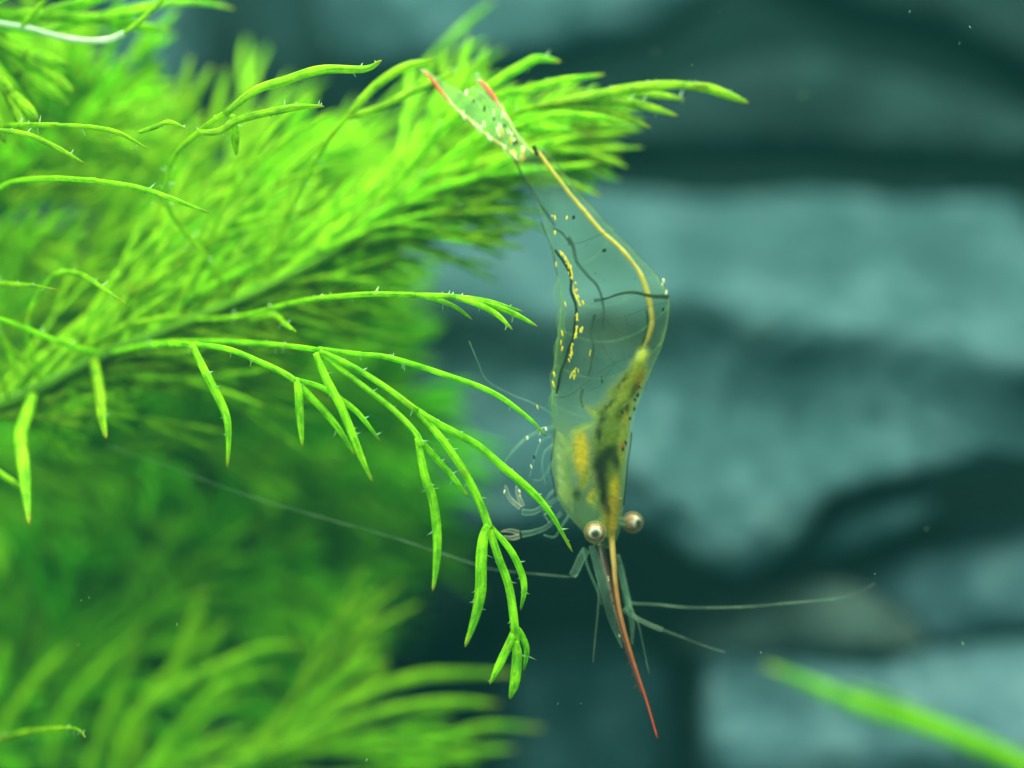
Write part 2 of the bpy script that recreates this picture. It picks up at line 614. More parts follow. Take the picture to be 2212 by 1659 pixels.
def traced_leaf(parent, strands, m, seed, spine_rate=7, name='leaf', label=None, thick=0.6):
    """strands: (points on the drawing grid, (depth at start, depth at end), half width in grid steps, is_tip)"""
    rng = random.Random(seed)
    b, sp = MB(), MB()
    for pts, (d0, d1), w, tip in strands:
        n = len(pts)
        p3 = [P(x, y, lerp(d0, d1, i / (n - 1)) + rng.uniform(-0.012, 0.012)) for i, (x, y) in enumerate(pts)]
        c = cat(p3, 7)
        # slow natural wobble
        c = [q + Vector((noise.noise(q * 2.1 + Vector((seed, 0, 0))), 0, noise.noise(q * 2.1 + Vector((0, 0, seed))))) * 0.008 for q in c]
        W = w / PX * (0.78 if spine_rate else 0.9)
        ra = prof_tip(W) if tip else prof_run(W, 0.8, 1.0)
        rb = (lambda s, f=ra: f(s) * thick)
        strand3(b, sp, c, ra, rb, spine_rate, rng, 0.0 if tip else 0.0, 1.0 if tip else 0.85)
    root = P(*strands[0][0][0], strands[0][1][0])
    o = b.build(name, m, parent, origin=root)
    if label:
        o['label'] = label
    if sp.v:
        tag(sp.build('spine', M['spine'], o, origin=root), kind='stuff')
    return o

def grown_leaf(parent, root, d, length, w, m, rng, bend, spine_rate=0, forks=2, spread=0.19):
    """a forked leaf growing from root along d; bend is the direction it curves towards"""
    b = MB()
    sp = MB() if spine_rate else None
    def grow(p, d, L, w, level, v0):
        n = 7 if level < forks else 10
        pts = [p.copy()]
        q, dd = p.copy(), d.normalized()
        for i in range(n):
            dd = (dd + bend * (L / n) * 0.55 + Vector((rng.uniform(-1, 1), rng.uniform(-1, 1), rng.uniform(-1, 1))) * 0.03).normalized()
            q = q + dd * (L / n)
            pts.append(q.copy())
        last = level >= forks
        ra = prof_tip(w, 0.3, 0.9) if last else prof_run(w, 1.0, 0.95)
        strand3(b, sp, pts, ra, lambda s: ra(s) * 0.62, spine_rate, rng, 0.0, 1.0 if last else 0.85, 6)
        if not last:
            ax = dd.cross(Vector((rng.uniform(-0.5, 0.5), 1, rng.uniform(-0.5, 0.5)))).normalized()
            for sgn in (-1, 1):
                a = spread * rng.uniform(0.7, 1.3) * sgn
                nd = (dd * math.cos(a) + ax * math.sin(a)).normalized()
                grow(pts[-1] - dd * w * 0.6, nd, length * rng.uniform(0.3, 0.46), w * 0.88, level + 1, 0)
    grow(root, d, length * rng.uniform(0.3, 0.42), w, 0, 0)
    o = b.build('leaf', m, parent, origin=root)
    if sp is not None and sp.v:
        tag(sp.build('spine', M['spine'], o, origin=root), kind='stuff')
    return o

def shoot(label, stem_pts, stem_w, m_stem):
    c = cat(stem_pts, 8)
    e = empty('hornwort_shoot', c[0], label, 'water plant', 'leafy water plant shoots')
    b = MB()
    b.tube(c, prof_run(stem_w, 1.0, 0.5), None, 8)
    b.build('stem', m_stem, e, origin=c[0])
    return e, c

def whorls(e, c, m, rng, s0, s1, count, per, length, w, fwd, radial, bend, arc=(0, 360), spine_rate=0, lmul=None):
    n = len(c)
    for i in range(count):
        s = lerp(s0, s1, (i + 0.5) / count)
        k = min(int(s * (n - 1)), n - 2)
        p = c[k].lerp(c[k + 1], s * (n - 1) - k)
        t = (c[k + 1] - c[k]).normalized()
        u = t.cross(Vector((0, 1, 0))).normalized()     # points up for a rightward stem
        v = u.cross(t).normalized()
        ph = rng.uniform(0, 360)
        for j in range(per):
            a = math.radians(lerp(arc[0], arc[1], (j + 0.5) / per) + rng.uniform(-12, 12) + (ph if arc[1] - arc[0] >= 360 else 0))
            rad = u * math.cos(a) + v * math.sin(a)     # a = 0 is up, 90 away from the lens
            d = t * fwd * rng.uniform(0.5, 1.4) + rad * radial * rng.uniform(0.6, 1.4) + Vector((rng.uniform(-1, 1), rng.uniform(-1, 1), rng.uniform(-1, 1))) * 0.2
            L = length * rng.uniform(0.65, 1.2) * (lmul(s, math.degrees(a)) if lmul else 1)
            if L > 0.15:
                grown_leaf(e, p, d, L, w * rng.uniform(0.8, 1.25), m, rng, bend * rng.uniform(0.3, 1.7) + Vector((rng.uniform(-1, 1), rng.uniform(-1, 1), rng.uniform(-1, 1))) * 0.35, spine_rate)

T, R_ = True, False
# --- the sharp shoot that carries the front fronds
front, fc = shoot('bright green forked water plant, its sharp front fronds reaching the shrimp',
                  [P(-140, 930, 1.2), P(60, 850, 1.1), P(230, 765, 1.05), P(420, 690, 1.1), P(640, 590, 1.2), P(820, 480, 1.3), P(960, 385, 1.35)], 0.045, M['stem'])
# long forked frond that droops in front of the shrimp
traced_leaf(front, [
    ([(230, 765), (330, 744), (450, 738), (560, 740), (640, 748), (692, 756)], (1.05, 0.0), 8, R_),
    ([(686, 752), (780, 764), (837, 771), (948, 805), (1059, 846), (1137, 899), (1179, 941)], (0.0, 0.12), 8, T),
    ([(681, 762), (703, 816), (737, 882), (776, 977), (806, 1041)], (-0.02, -0.12), 12, T),
    ([(690, 757), (760, 790), (826, 832), (903, 888)], (0.0, -0.03), 9, R_),
    ([(690, 762), (740, 800), (790, 838), (853, 888), (898, 935), (912, 965)], (0.01, -0.08), 9, R_),
    ([(895, 882), (948, 916), (1026, 960), (1081, 1005), (1148, 1060), (1192, 1110), (1237, 1191)], (-0.03, 0.0), 11, T),
    ([(903, 945), (917, 1022), (937, 1083), (945, 1155), (942, 1222), (934, 1277)], (-0.07, -0.15), 13, T),
    ([(908, 950), (940, 988), (975, 1030), (1012, 1076)], (-0.07, 0.1), 9, T),
    ([(898, 884), (930, 920), (959, 955), (1003, 1022), (1037, 1088), (1059, 1144)], (-0.03, -0.06), 12, R_),
    ([(1056, 1136), (1045, 1165), (1039, 1215), (1037, 1277), (1026, 1338), (1006, 1399)], (-0.06, -0.12), 16, T),
    ([(1060, 1138), (1103, 1188), (1126, 1238), (1131, 1277), (1123, 1319)], (-0.05, 0.04), 10, T),
    ([(1057, 1138), (1075, 1199), (1098, 1266), (1109, 1338), (1114, 1394)], (-0.06, -0.08), 13, R_),
    ([(1110, 1362), (1103, 1385), (1081, 1433), (1059, 1478)], (-0.08, -0.14), 12, T),
    ([(1113, 1385), (1117, 1420), (1112, 1475), (1102, 1510)], (-0.08, -0.1), 15, T),
    ([(1112, 1352), (1126, 1372), (1137, 1405), (1131, 1450)], (-0.08, 0.0), 9, T)],
    M['leaf'], 11, 9, label='long forked frond hanging down left of the shrimp')
traced_leaf(front, [
    ([(300, 748), (360, 744), (422, 746)], (1.05, 0.05), 8, R_),
    ([(416, 744), (436, 790), (454, 826), (482, 882), (492, 931), (491, 1012)], (0.03, -0.1), 12, T),
    ([(418, 744), (492, 755), (563, 783), (612, 806), (640, 824)], (0.05, 0.02), 9, R_),
    ([(640, 818), (645, 850), (648, 900), (654, 966)], (0.02, -0.03), 12, T),
    ([(637, 822), (665, 850), (725, 916), (768, 985)], (0.02, 0.12), 10, T),
    ([(634, 818), (698, 838), (759, 877), (790, 910), (820, 952)], (0.02, 0.16), 8, T)],
    M['leaf'], 12, 7)
traced_leaf(front, [
    ([(420, 690), (480, 688), (540, 680), (614, 660), (698, 643), (781, 635), (892, 637)], (1.1, 0.0), 8, R_),
    ([(885, 637), (976, 641), (1048, 655), (1114, 680), (1162, 706)], (0.0, 0.0), 9, T),
    ([(890, 636), (942, 646), (985, 664), (1020, 690)], (0.0, 0.05), 7, T),
    ([(985, 643), (1037, 660), (1075, 682), (1107, 713)], (0.0, -0.05), 8, T),
    ([(960, 639), (1040, 648), (1131, 674)], (0.0, 0.08), 7, T)],
    M['leaf'], 13, 9)
traced_leaf(front, [([(205, 775), (206, 800), (215, 850), (222, 900), (230, 948)], (1.05, 0.3), 17, T)], M['leaf'], 14, 4)
traced_leaf(front, [([(75, 845), (58, 890), (45, 935), (50, 990), (57, 1060), (63, 1132)], (1.1, 0.3), 19, T)], M['leaf'], 15, 4)
traced_leaf(front, [([(-40, 990), (0, 1022), (30, 1042), (58, 1062)], (0.6, 0.5), 10, T)], M['leaf'], 16, 2)
traced_leaf(front, [([(540, 690), (590, 680), (616, 698), (640, 716)], (1.1, 0.2), 8, T)], M['leaf'], 17, 5)
# upper fronds
traced_leaf(front, [
    ([(500, 645), (430, 540), (360, 440), (372, 345), (437, 282), (489, 243)], (1.1, 0.1), 9, R_),
    ([(485, 247), (550, 194), (615, 172), (690, 152), (787, 151), (825, 131)], (0.1, 0.0), 13, T),
    ([(432, 288), (475, 284), (518, 258), (599, 237), (650, 229), (700, 230)], (0.12, 0.05), 11, T),
    ([(503, 250), (508, 285), (510, 335)], (0.1, 0.3), 12, T)],
    M['leaf'], 21, 10)
traced_leaf(front, [
    ([(560, 625), (620, 470), (690, 330), (754, 245)], (1.2, 0.6), 9, R_),
    ([(750, 250), (813, 185), (874, 146), (941, 128)], (0.6, 0.6), 13, T),
    ([(752, 252), (800, 240), (858, 214), (923, 181), (990, 157)], (0.6, 0.8), 12, T)],
    M['leaf'], 22, 8)
traced_leaf(front, [
    ([(820, 480), (880, 370), (960, 270), (1040, 200)], (1.3, 0.85), 10, R_),
    ([(1035, 205), (1080, 170), (1130, 142), (1165, 128), (1211, 135)], (0.85, 0.8), 14, T),
    ([(1035, 208), (1105, 200), (1209, 176), (1306, 161)], (0.85, 0.8), 12, T)],
    M['leaf'], 23, 6)
traced_leaf(front, [
    ([(960, 385), (1030, 310), (1100, 255), (1170, 228)], (1.35, 0.7), 11, R_),
    ([(1160, 232), (1268, 213), (1357, 192), (1450, 184), (1530, 187)], (0.7, 0.55), 16, T),
    ([(1480, 187), (1530, 192), (1570, 206), (1618, 224)], (0.58, 0.55), 15, T),
    ([(1160, 232), (1239, 218), (1357, 222), (1410, 232), (1466, 250)], (0.7, 0.6), 14, T),
    ([(1165, 232), (1230, 232), (1298, 238), (1350, 250), (1408, 275)], (0.7, 0.65), 12, T),
    ([(1230, 215), (1330, 200), (1420, 205), (1480, 215)], (0.68, 0.7), 12, T)],
    M['leaf'], 24, 8)
traced_leaf(front, [
    ([(960, 385), (1010, 350), (1060, 300), (1120, 270)], (1.35, 0.8), 11, R_),
    ([(1110, 275), (1200, 250), (1290, 252), (1330, 262)], (0.8, 0.8), 12, T),
    ([(1110, 275), (1180, 280), (1250, 284)], (0.8, 0.9), 12, T)], M['leaf'], 25, 4)
# thin fronds crossing on the near side at the left
traced_leaf(front, [
    ([(20, 868), (-60, 600), (-60, 330), (0, 277), (60, 272), (125, 270)], (1.1, 0.0), 7, R_),
    ([(120, 270), (200, 275), (258, 288), (321, 322)], (0.0, -0.05), 7, T),
    ([(300, 285), (333, 275), (367, 264), (406, 280)], (0.0, -0.05), 7, T),
    ([(-5, 280), (62, 292), (125, 321), (185, 355)], (0.0, 0.05), 8, T)], M['leaf'], 31, 7)
traced_leaf(front, [
    ([(60, 850), (-30, 640), (-50, 480), (0, 405), (104, 386), (208, 388)], (1.1, 0.0), 8, R_),
    ([(204, 388), (292, 404), (367, 429), (452, 462)], (0.0, -0.05), 8, T)], M['leaf'], 32, 6)
traced_leaf(front, [([(100, 830), (-20, 700), (-20, 620), (50, 617), (125, 626)], (1.1, 0.1), 7, T)], M['leaf'], 33, 5)
traced_leaf(front, [([(90, 835), (60, 700), (110, 600), (167, 592), (220, 620), (272, 656)], (1.1, 0.05), 8, T)], M['leaf'], 34, 5)
traced_leaf(front, [([(230, 765), (130, 740), (0, 690), (-60, 690)], (1.05, 0.2), 8, T)], M['leaf'], 35, 5)
rng = random.Random(5)
def fl(s, a):
    down = math.cos(math.radians(a)) < -0.25
    return (0.45 if down else 1.0) * lerp(1.0, 0.55, s)
whorls(front, fc, M['leaf'], rng, 0.04, 0.98, 19, 8, 1.5, 0.024, 0.85, 0.5, Vector((0.6, 0.12, -0.3)), (15, 140), 0, fl)

# --- a shoot close behind it, filling the upper left
back, bc = shoot('dense bright water plant at the left edge, slightly out of focus behind the front shoot',
                 [P(-160, 860, 2.5), P(20, 750, 2.5), P(220, 640, 2.5), P(430, 545, 2.6), P(640, 470, 2.7)], 0.055, M['stem'])
rng = random.Random(9)
whorls(back, bc, M['leaf'], rng, 0.05, 0.98, 16, 8, 1.4, 0.030, 0.8, 0.5, Vector((0.6, 0, -0.3)), (-40, 200), 0,
       lambda s, a: 0.6 if math.cos(math.radians(a)) < -0.25 else 1.0)
side, s2 = shoot('blurred leafy tuft at the upper left edge below the pale leaf',
                 [P(-160, 560, 2.5), P(-20, 450, 2.5), P(90, 330, 2.5), P(170, 230, 2.6)], 0.05, M['stem'])
rng = random.Random(19)
whorls(side, s2, M['leaf'], rng, 0.1, 1.0, 8, 8, 0.8, 0.036, 0.6, 0.8, Vector((0.1, 0, 0.15)), (0, 360), 0)

spray, sp3 = shoot('slender bright spray passing behind the shrimp tail and pointing right',
                   [P(640, 590, 1.35), P(770, 490, 1.3), P(900, 400, 1.3), P(1030, 330, 1.3), P(1150, 290, 1.3)], 0.03, M['stem'])
rng = random.Random(23)
whorls(spray, sp3, M['leaf'], rng, 0.05, 1.0, 10, 7, 1.1, 0.022, 1.0, 0.2, Vector((0.6, 0, -0.4)), (50, 190), 2,
       lambda s, a: lerp(1.1, 0.5, s))

# --- pale leaf plant at the top left
top, tcv = shoot('water plant with a whitish arched leaf in the top left corner',
                 [P(-220, -60, 0.9), P(-120, 0, 0.8), P(-40, 40, 0.7)], 0.05, M['stem'])
traced_leaf(top, [([(-40, 40), (0, 50), (62, 62), (125, 79), (188, 88), (235, 84), (268, 71)], (0.7, 0.5), 10, R_)],
            M['leaf_pale'], 41, 2, label='length of leaf with a white highlight in its colour')
traced_leaf(top, [([(262, 74), (292, 54), (320, 28), (354, -5), (380, -40)], (0.5, 0.5), 8, T)], M['leaf'], 42, 5)
traced_leaf(top, [([(-60, 30), (60, 70), (138, 58), (250, 25), (354, 8), (438, 6), (506, 20)], (0.8, 1.3), 11, T)], M['leaf'], 43, 2)
traced_leaf(top, [([(46, 58), (70, 30), (96, 0), (120, -40)], (0.62, 0.6), 8, T)], M['leaf'], 44, 3)
rng = random.Random(29)
whorls(top, tcv, M['leaf'], rng, 0.1, 1.0, 3, 6, 0.9, 0.045, 0.6, 0.8, Vector((0.1, 0, -0.1)), (0, 360), 0)

# --- blurred shoot along the bottom
low, lc = shoot('blurred water plant fanning out along the bottom edge',
                [P(100, 1830, 2.8), P(280, 1740, 2.8), P(480, 1680, 2.8), P(620, 1610, 2.8)], 0.06, M['stem'])
seed = 50
for pts, w, y in [
    ([(480, 1680), (528, 1654), (611, 1582), (694, 1499), (778, 1438), (840, 1432)], 16, 2.0),
    ([(560, 1640), (611, 1610), (750, 1521), (889, 1465), (1000, 1454), (1122, 1456)], 15, 1.9),
    ([(600, 1620), (667, 1593), (833, 1538), (972, 1518), (1082, 1522)], 15, 1.8),
    ([(480, 1680), (555, 1654), (722, 1615), (889, 1610), (972, 1593), (1055, 1567), (1176, 1572)], 15, 2.1),
    ([(760, 1690), (916, 1649), (1000, 1624), (1115, 1616)], 14, 2.3),
    ([(240, 1700), (278, 1565), (389, 1482), (500, 1432), (583, 1399), (664, 1394)], 18, 1.9),
    ([(280, 1700), (311, 1543), (389, 1432), (422, 1343), (434, 1275)], 22, 2.3),
    ([(430, 1430), (450, 1390), (490, 1345)], 18, 2.3),
    ([(330, 1720), (361, 1621), (444, 1510), (528, 1465), (604, 1450)], 16, 2.0),
    ([(-40, 1640), (17, 1554), (83, 1465), (157, 1386)], 16, 2.2),
    ([(100, 1660), (139, 1538), (222, 1438), (306, 1360)], 16, 2.5),
    ([(160, 1760), (194, 1654), (250, 1510), (290, 1399)], 15, 2.4),
    ([(360, 1720), (389, 1654), (444, 1554), (528, 1510)], 15, 2.2),
    ([(-60, 1560), (-10, 1480), (12, 1390)], 18, 2.3),
    ([(820, 1690), (920, 1600), (960, 1590), (990, 1660)], 12, 2.2)]:
    seed += 1
    traced_leaf(low, [(pts, (y + 0.9, y + 0.8), w * 1.05, T)], M['leaf'], seed, 0)
traced_leaf(low, [([(100, 1830), (-60, 1700), (-30, 1612), (0, 1599), (55, 1583), (115, 1577), (165, 1576), (184, 1594)], (1.9, 0.15), 9, T)],
            M['leaf'], 70, 4, label='single sharp leaf tip at the lower left edge')
rng = random.Random(39)
whorls(low, lc, M['leaf'], rng, 0.1, 1.0, 3, 4, 1.3, 0.035, 0.9, 0.5, Vector((0.5, 0, -0.25)), (0, 180), 0)

# --- far dim growth at the left
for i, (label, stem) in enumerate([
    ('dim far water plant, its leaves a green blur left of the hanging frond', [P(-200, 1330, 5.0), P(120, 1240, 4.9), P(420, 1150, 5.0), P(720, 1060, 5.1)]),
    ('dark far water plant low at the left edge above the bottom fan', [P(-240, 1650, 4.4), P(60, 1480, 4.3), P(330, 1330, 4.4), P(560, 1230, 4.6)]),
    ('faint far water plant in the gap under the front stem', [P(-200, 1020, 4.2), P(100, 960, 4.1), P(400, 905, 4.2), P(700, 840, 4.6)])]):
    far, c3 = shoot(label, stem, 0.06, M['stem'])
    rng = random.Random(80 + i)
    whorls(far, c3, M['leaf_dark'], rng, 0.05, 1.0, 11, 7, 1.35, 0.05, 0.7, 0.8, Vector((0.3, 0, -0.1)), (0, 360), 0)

# --- lone leaf at the lower right
lone, l3 = shoot('lone blurred green leaf sloping across the lower right corner', [P(2460, 1760, 3.9), P(2380, 1725, 3.9), P(2300, 1690, 3.9)], 0.05, M['stem'])
traced_leaf(lone, [([(2300, 1690), (2200, 1650), (2050, 1585), (1900, 1535), (1770, 1487), (1650, 1436)], (3.9, 3.9), 27, T)],
            M['leaf'], 90, 0, thick=0.35)
traced_leaf(lone, [([(2320, 1698), (2200, 1630), (2060, 1570), (1920, 1510), (1820, 1475)], (3.9, 4.0), 13, T)],
            M['leaf'], 91, 0, thick=0.35)

# ---------------------------------------------------------------- the shrimp
SY = 0.32
shrimp = empty('shrimp', S(1690, 1000, SY), 'clear bodied shrimp with a long red snout spike, hanging head down', 'shrimp')

def loft(b, st, sides=20, sub=4, bulge=1.0, yoff=None):
    """st: (left xy, right xy, half thickness, depth) stations on the photo grid"""
    Ls = cat([S(*a, d) for a, c, t, d in st], sub)
    Rs = cat([S(*c, d) for a, c, t, d in st], sub)
    Ts = cat([Vector((t, 0, 0)) for a, c, t, d in st], sub)
    rings = []
    n = len(Ls)
    for i in range(n):
        m = (Ls[i] + Rs[i]) / 2
        h = (Rs[i] - Ls[i]) / 2
        t = Ts[i].x
        ring = []
        for j in range(sides):
            th = 2 * math.pi * j / sides
            ring.append(m + h * math.cos(th) + Vector((0, 1, 0)) * t * math.sin(th))
        rings.append(ring)
    b.grid(rings, [i / (n - 1) for i in range(n)])
    return rings

Y = SY
body_st = [((1460, 462), (1528, 412), .045, Y + .16), ((1500, 545), (1600, 502), .06, Y + .14), ((1527, 610), (1663, 580), .075, Y + .12),
           ((1548, 690), (1729, 653), .095, Y + .10), ((1564, 760), (1787, 711), .115, Y + .08), ((1573, 815), (1845, 774), .135, Y + .06),
           ((1576, 860), (1880, 831), .15, Y + .05), ((1572, 909), (1882, 875), .16, Y + .04), ((1566, 960), (1874, 925), .165, Y + .03),
           ((1560, 1010), (1858, 981), .17, Y + .02), ((1555, 1060), (1839, 1025), .17, Y), ((1551, 1115), (1811, 1096), .17, Y),
           ((1552, 1174), (1789, 1150), .17, Y), ((1554, 1230), (1778, 1200), .17, Y), ((1551, 1275), (1774, 1250), .165, Y),
           ((1549, 1320), (1766, 1305), .16, Y), ((1557, 1360), (1760, 1362), .15, Y), ((1574, 1412), (1752, 1435), .13, Y),
           ((1604, 1455), (1746, 1480), .105, Y), ((1640, 1495), (1735, 1515), .075, Y), ((1668, 1530), (1722, 1545), .045, Y)]
M['body'] = clear_material('clear_shell', (0.93, 1.0, 0.95), (0.38, 0.54, 0.20), 0.052, 0.70, 4.5, 0.6, 0.45, 0.15)
M['fan'] = clear_material('tail_fan_skin', (0.95, 1.0, 0.95), (0.46, 0.60, 0.32), 0.20, 0.3, 2.0, 0.4, 0.4)
M['lip'] = clear_material('segment_lip_skin', (0.97, 1.0, 0.97), (0.36, 0.54, 0.30), 0.04, 0.10, 2.0, 0.4, 0.8)
M['limb'] = clear_material('clear_limb', (0.92, 1.0, 0.96), (0.42, 0.66, 0.48), 0.09, 0.34, 2.5, 0.4, 0.5)
M['whisker'] = clear_material('antenna_thread', (0.95, 1.0, 0.97), (0.50, 0.68, 0.50), 0.08, 0.18, 1.5, 0.4, 0.6)
M['claw'] = clear_material('claw_shell', (0.95, 0.98, 0.94), (0.75, 0.70, 0.58), 0.12, 0.3, 1.8, 0.6, 0.8)
M['gut'] = uv_gradient_material('gut_yellow', [(0, (0.30, 0.12, 0.02)), (0.08, (0.62, 0.44, 0.04)), (0.6, (0.62, 0.43, 0.04)), (0.8, (0.44, 0.29, 0.03)), (1, (0.25, 0.17, 0.02))])
M['gland'] = soft_material('gland_olive', [(0.36, (0.03, 0.045, 0.010)), (0.45, (0.12, 0.13, 0.012)), (0.54, (0.27, 0.25, 0.02)), (0.64, (0.42, 0.34, 0.02)), (0.74, (0.36, 0.16, 0.02))], 9, (1, 1, 0.55), 1.0, 0.6)
M['stomach'] = soft_material('stomach_dark', [(0.3, (0.004, 0.010, 0.006)), (0.55, (0.010, 0.022, 0.008)), (0.72, (0.10, 0.09, 0.012))], 12, (1, 1, 1), 1.0, 1.0)
M['orange'] = soft_material('orange_organ', [(0.3, (0.55, 0.30, 0.01)), (0.7, (0.85, 0.52, 0.02))], 8, (1, 1, 1), 1.0, 1.0)
M['dark_soft'] = soft_material('dark_tissue', [(0.3, (0.008, 0.018, 0.008)), (0.7, (0.04, 0.055, 0.012))], 14, (1, 1, 1), 0.6, 1.6)
M['gold'] = soft_material('gold_tissue', [(0.3, (0.45, 0.30, 0.01)), (0.7, (0.85, 0.60, 0.03))], 12, (1, 1, 1), 0.75, 1.5)
M['brown'] = soft_material('brown_tissue', [(0.3, (0.10, 0.035, 0.01)), (0.7, (0.28, 0.12, 0.02))], 12, (1, 1, 1), 0.6, 1.6)
M['gill'] = soft_material('gill_tissue', [(0.3, (0.30, 0.42, 0.10)), (0.7, (0.62, 0.72, 0.22))], 10, (1, 1, 1), 0.16, 1.6)
M['pigment'] = soft_material('dark_pigment', [(0.35, (0.006, 0.018, 0.010)), (0.65, (0.03, 0.06, 0.02))], 14, (1, 1, 1), 0.85, 1.0)
M['pigment_faint'] = soft_material('faint_pigment', [(0.35, (0.01, 0.035, 0.02)), (0.65, (0.05, 0.09, 0.03))], 14, (1, 1, 1), 0.5, 1.2)
M['yellow'] = soft_material('yellow_spot', [(0.3, (0.62, 0.46, 0.03)), (0.7, (0.90, 0.76, 0.08))], 12, (1, 1, 1), 0.95, 1.5)
M['white_spot'] = soft_material('white_fleck', [(0.3, (0.62, 0.62, 0.30)), (0.7, (0.88, 0.88, 0.70))], 12, (1, 1, 1), 0.95, 1.2)
M['rostrum'] = uv_gradient_material('snout_orange_red', [(0, (0.30, 0.20, 0.02)), (0.12, (0.62, 0.34, 0.03)), (0.34, (0.66, 0.40, 0.06)), (0.5, (0.50, 0.26, 0.05)), (0.68, (0.42, 0.15, 0.035)), (0.88, (0.52, 0.08, 0.03)), (1, (0.80, 0.07, 0.03))], 0.3, 0.25)
M['maroon'] = uv_gradient_material('snout_keel_maroon', [(0, (0.05, 0.03, 0.012)), (0.4, (0.13, 0.035, 0.015)), (1, (0.10, 0.03, 0.02))], 0.3, 0.2, [(0, 0.9), (0.5, 0.85), (1, 0.4)])
M['red'] = uv_gradient_material('tail_red', [(0, (0.75, 0.55, 0.3)), (0.25, (0.80, 0.12, 0.05)), (0.8, (0.85, 0.10, 0.05)), (1, (0.7, 0.35, 0.25))], 0.35, 0.3)
M['edge'] = uv_gradient_material('tail_edge_pale', [(0, (0.62, 0.50, 0.08)), (0.6, (0.75, 0.70, 0.25)), (1, (0.75, 0.55, 0.35))], 0.35, 0.35)

b = MB()
rings = loft(b, body_st, 24, 5)
body = b.build('body', M['body'], shrimp, origin=S(1690, 1000, SY))

def part(name, b, m, parent=shrimp, label=None, kind=None):
    o = b.build(name, m, parent, origin=S(1690, 1000, SY))
    if label: o['label'] = label
    if kind: o['kind'] = kind
    return o

def line(name, pts, y0, y1, r0, r1, m, parent=shrimp, sub=8, sides=8, flat=1.0, label=None, wob=0.0, mid=None):
    """thin body part through photo points; radii in photo steps"""
    n = len(pts)
    c = cat([S(x, y, lerp(y0, y1, i / (n - 1))) for i, (x, y) in enumerate(pts)], sub)
    if wob:
        c = [q + Vector((noise.noise(q * 9), 0, noise.noise(q * 9 + Vector((5, 5, 5))))) * wob for q in c]
    k = 0.768 / PX
    def ra(s):
        r = lerp(r0, r1, s)
        if mid:
            r += mid * math.sin(math.pi * s)
        if name == 'intestine':
            r *= 1 + 0.22 * noise.noise(Vector((s * 26, 1.7, 0))) + 0.12 * noise.noise(Vector((s * 70, 4.7, 0)))
        return max(r, 0.25) * k
    b = MB()
    b.tube(c, ra, lambda s: ra(s) * flat, sides)
    return part(name, b, m, parent, label)

# gut along the back
line('intestine', [(1508, 424), (1520, 437), (1570, 503), (1624, 572), (1686, 643), (1752, 706), (1798, 765), (1820, 821), (1833, 878), (1834, 912), (1826, 950), (1808, 985)],
     Y + .13, Y, 5.5, 8, M['gut'], wob=0.006, label='yellow gut line along the back')
line('gut_shadow', [(1818, 870), (1821, 905), (1814, 945), (1798, 985)], Y - .02, Y - .02, 3, 6, M['pigment'])  # dark tube drawn as the shadow beside the gut
line('tail_spot', [(1500, 410), (1507, 425), (1512, 436)], Y + .1, Y + .1, 8, 6, M['pigment'])

